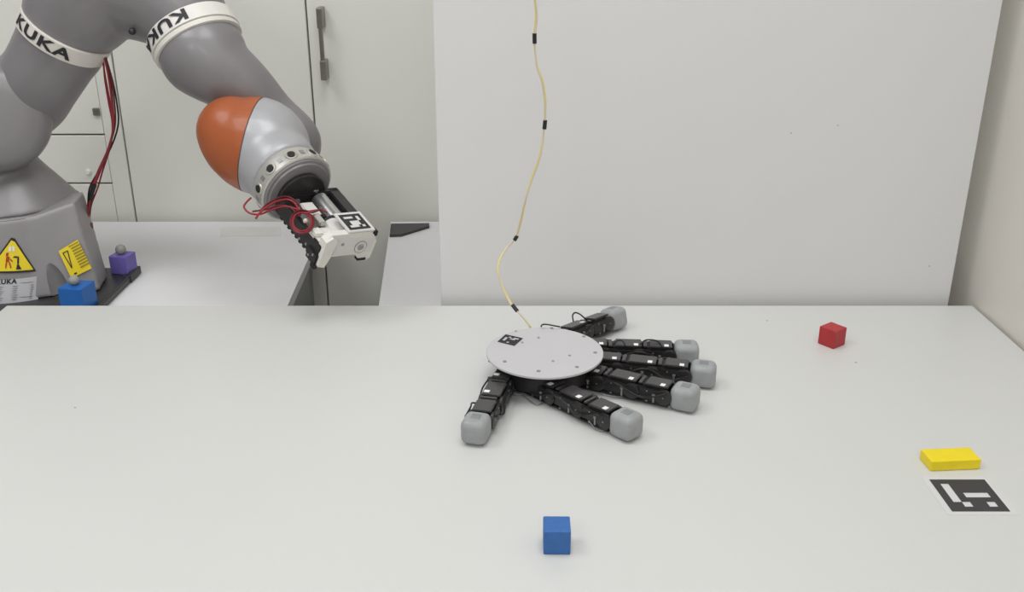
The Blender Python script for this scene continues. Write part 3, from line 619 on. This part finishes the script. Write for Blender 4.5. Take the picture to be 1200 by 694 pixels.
def rounded_block(bm, sx, sy, sz, r, X_):
    b2 = bmesh.new(); bmesh.ops.create_cube(b2, size=1)
    for v in b2.verts: v.co = Vector((v.co.x*sx, v.co.y*sy, v.co.z*sz))
    bmesh.ops.bevel(b2, geom=b2.edges[:], offset=r, segments=5, affect='EDGES', profile=.5)
    bmesh.ops.transform(b2, matrix=X_, verts=b2.verts); me = bpy.data.meshes.new('t'); b2.to_mesh(me); b2.free(); bm.from_mesh(me); bpy.data.meshes.remove(me)
PITCHL = .048
def finger(tip_px, root_px, nseg, lift_=.0, arch_=0.0, roll=0, tags=(1, 1, 1), tipz=.017, seed=0):
    """origin at the tip; x runs from root to tip"""
    g = random.Random(seed)
    tp = G(tip_px[0], tip_px[1], ZT+tipz+lift_); rt = G(root_px[0], root_px[1], ZT+.02)
    dv = Vector((tp.x-rt.x, tp.y-rt.y, 0)); dv.normalize(); sd = Vector((-dv.y, dv.x, 0))
    base = Matrix((dv, sd, Vector((0, 0, 1)))).transposed().to_4x4(); base.translation = tp
    base = base @ Matrix.Rotation(math.radians(roll), 4, 'X')
    fing = bmesh.new(); plates = []; servos = []; stick = []; scr = []; slots = []
    # joint positions from the tip backwards
    pos = []; x_ = -.017
    for i in range(nseg):
        L_ = PITCHL if i else PITCHL-.006
        pos.append((x_, x_-L_)); x_ -= L_
    for i, (xa_, xb_) in enumerate(pos):
        yaw = math.sin(i*1.7+seed)*2.2; zo = -.001-lift_*.9*(i+1)/nseg*0
        ts = base @ Matrix.Translation(((xa_+xb_)/2, 0, .0005+arch_*math.sin((i+.5)/nseg*math.pi))) @ Matrix.Rotation(math.radians(yaw), 4, 'Z')
        h = (xa_-xb_)/2
        def nb(dst, lo, hi, bev=.0012):
            b = bmesh.new(); box(b, lo, hi)
            if bev: bmesh.ops.bevel(b, geom=b.edges[:], offset=bev, segments=2, affect='EDGES')
            bmesh.ops.transform(b, matrix=ts, verts=b.verts)
            if isinstance(dst, list): dst.append(b)
            else: me = bpy.data.meshes.new('t'); b.to_mesh(me); b.free(); dst.from_mesh(me); bpy.data.meshes.remove(me)
        nb(servos, (-h+.006, -.0115, -.0145), (h-.008, .0115, .0105))
        # bracket: cheeks, bottom strap, bulged joint ears
        for sgn in (-1, 1):
            nb(fing, (-h+.002, sgn*.0137-.0014, -.008), (h-.004, sgn*.0137+.0014, .007), .0008)
            b = bmesh.new(); lathe(b, ts @ Vector((h-.007, sgn*.0118, -.001)), (ts.to_3x3() @ Vector((0, sgn, 0))), [(0, .0105), (.0035, .0105), (.0042, .0085), (.0048, .004)], 20)
            me = bpy.data.meshes.new('t'); b.to_mesh(me); b.free(); fing.from_mesh(me); bpy.data.meshes.remove(me)
            nb(fing, (-h-.004, sgn*.0112-.0012, -.010), (-h+.010, sgn*.0112+.0012, .008), .0006)
        nb(fing, (-h-.003, -.012, -.0150), (h-.002, .012, -.0125), .0006)
        # top cover, two slots between covers
        nb(plates, (-h+.009, -.0118, .0102), (h-.003, .0118, .0128), .0009)
        nb(plates, (-h-.0005, -.0105, .0095), (-h+.0045, .0105, .0120), .0007)
        nb(slots, (-h+.0045, -.009, .0080), (-h+.009, .009, .0098), 0)
        if i < len(tags) and tags[i]: nb(stick, (h-.014, -.0105, .0128), (h-.008, -.0035, .0132), 0)
        b = bmesh.new(); lathe(b, ts @ Vector((h-.020, -.0152, -.006)), Vector((0, 0, 1)), [(-.004, .0012), (.005, .0012), (.005, .0021), (.0075, .0021)], 8); scr.append(b)
        for sgn in (-1, 1):
            for (xx, zz) in ((-h+.013, .004), (-h+.013, -.010), (h-.007, -.001)):
                b = bmesh.new(); lathe(b, ts @ Vector((xx, sgn*(.0149 if xx < 0 else .0163), zz)), (ts.to_3x3() @ Vector((0, sgn, 0))), [(0, .0011), (.0008, .001)], 8); scr.append(b)
    f = link('finger', fing, M['blk'], hand)
    for b in servos: link('servo', b, M['blk2'], f)
    for b in plates: link('top_cover', b, M['blkg'], f)
    for b in slots: link('slot', b, M['blk2'], f)
    for b in stick: setp(link('sticker', b, M['tag'], f), 'small white sticker')
    for b in scr: link('screw', b, M['screw'], f)
    bm = bmesh.new(); rounded_block(bm, .034, .032, .032, .0088, base); c_ = link('fingertip', bm, M['sil'], f, 9); c_['label'] = 'grey soft fingertip cap'
    me = c_.data
    bm = bmesh.new(); rounded_block(bm, .012, .012, .0015, .0006, base @ Matrix.Translation((.0, .0, .0156))); link('tip_sensor', bm, mat('tip_window', (128, 132, 134), .5, noise=.1, scale=80), f)
    # cables running along both sides
    for sgn in (-1, 1):
        pts = []
        n_ = nseg*3
        for i in range(n_+1):
            xx = -.02-(pos[-1][1]*-1-.02)*i/n_
            pts.append(base @ Vector((xx, sgn*(.0165+.004*abs(math.sin(i*1.9+seed))), .002+.006*math.sin(i*1.3+seed+sgn))))
        bm = bmesh.new(); tube(bm, pts, .0011, 6, 5); link('cable', bm, M['wblk'], f, 9)
    return f, base, pos
fA = finger((558, 502), (597, 434), 3, seed=1, tags=(0, 1, 1))
fB = finger((734, 497), (640, 452), 4, seed=2, tags=(1, 1, 1, 0))
fC = finger((803, 465), (690, 438), 4, seed=3, tags=(1, 1, 1, 0))
fD = finger((824, 438), (706, 424), 4, seed=4, tags=(1, 1, 1, 0))
fE = finger((804, 413.5), (700, 408), 4, seed=5, tags=(1, 1, 1, 0))
fF = finger((719, 373), (655, 395), 3, seed=6, tags=(0, 1, 0), roll=-14)
# loose cable loops
def loop_on(px_pts, z_, r=.0011, m_='wblk'):
    wire('loose_cable', [G(x_, y_, ZT+zz_) for (x_, y_), zz_ in zip(px_pts, z_)], r, M[m_], hand)
loop_on([(672, 377), (671, 370), (674, 366.5), (679, 368), (684, 372), (688, 376)], [.035, .04, .045, .045, .04, .03])
loop_on([(634, 383), (636, 380.5), (642, 380.5), (650, 382), (656, 383)], [.048, .05, .05, .049, .045])
loop_on([(750, 404), (756, 399), (765, 398.5), (772, 401), (776, 407)], [.03, .034, .034, .032, .03])
loop_on([(718, 404), (724, 399), (730, 400), (733, 406)], [.03, .034, .034, .03])
loop_on([(573, 424), (575, 421.5), (579, 423), (582, 428), (588, 432)], [.036, .038, .038, .036, .03], .0015)
loop_on([(588, 452), (600, 461), (616, 463), (634, 466)], [.01, .003, .002, .004], .0007, 'screw')
loop_on([(612, 463), (628, 474), (640, 472), (655, 478)], [.004, .002, .002, .004], .0007, 'screw')
loop_on([(690, 493), (698, 503), (706, 505), (716, 499)], [.01, .002, .002, .006], .0007, 'screw')
loop_on([(706, 462), (722, 465), (748, 466), (772, 474), (800, 478)], [.008, .004, .003, .003, .003], .0007, 'screw')

# tether cable rising to the ceiling
tp = [G(620.5, 383.5, ZP+.004)]
ty = tp[0].y
pxs = [(620, 381.5), (612, 371), (603, 361), (596, 350), (588, 334), (583.5, 318), (585, 305), (592, 293), (604, 279), (610, 262), (615, 240), (617, 230), (622, 212), (630, 190), (635, 170), (638, 146), (639.5, 120), (636, 95), (629, 75), (626, 45), (628, 20), (626.5, 0), (624, -40)]
cen = [P(x_, y_, ty+.06*min(1, i/8)) for i, (x_, y_) in enumerate(pxs)]
top = cen[-1]; cen += [top+Vector((.005, .01, .3)), top+Vector((-.01, .02, .8)), Vector((top.x, top.y+.02, ZC-.002))]
cen = [tp[0]]+cen
bm = bmesh.new(); tube(bm, cen, .00125, 7, 6); th = link('tether_cable', bm, M['wyel'], None, 9)
setp(th, 'thin pale yellow cable hanging down to the white palm plate', 'cable')
c2 = [p_+Vector((.0016*math.cos(i*.9), -.001, .0012*math.sin(i*.9))) for i, p_ in enumerate(cen)]
bm = bmesh.new(); tube(bm, c2, .0010, 7, 6); link('twin_strand', bm, M['wpale'], th, 9)
S_ = spline(cen, 6)
def near(px, py):
    best = None
    for i, p_ in enumerate(S_):
        q_ = p_-Vector((0, 0, CAMZ)); dz_ = q_.y*math.cos(PITCH)-q_.z*math.sin(PITCH); u_ = q_.y*math.sin(PITCH)+q_.z*math.cos(PITCH)
        X_ = 600+F*q_.x/dz_; Y_ = 347-F*u_/dz_; d_ = (X_-px)**2+(Y_-py)**2
        if best is None or d_ < best[0]: best = (d_, i)
    return best[1]
for (px, py, h_) in ((626, 45, .0065), (637.5, 146.5, .006), (606, 278.5, .004), (603, 361.5, .006)):
    i = near(px, py); t_ = (S_[min(i+1, len(S_)-1)]-S_[i-1]).normalized()
    bm = bmesh.new(); lathe(bm, S_[i]+Vector((.0005, -.0004, 0)), t_, [(-h_, .0022), (-h_, .0028), (h_, .0028), (h_, .0022)], 10); setp(link('cable_tie', bm, M['wblk'], th, .6), 'black tape wrap')
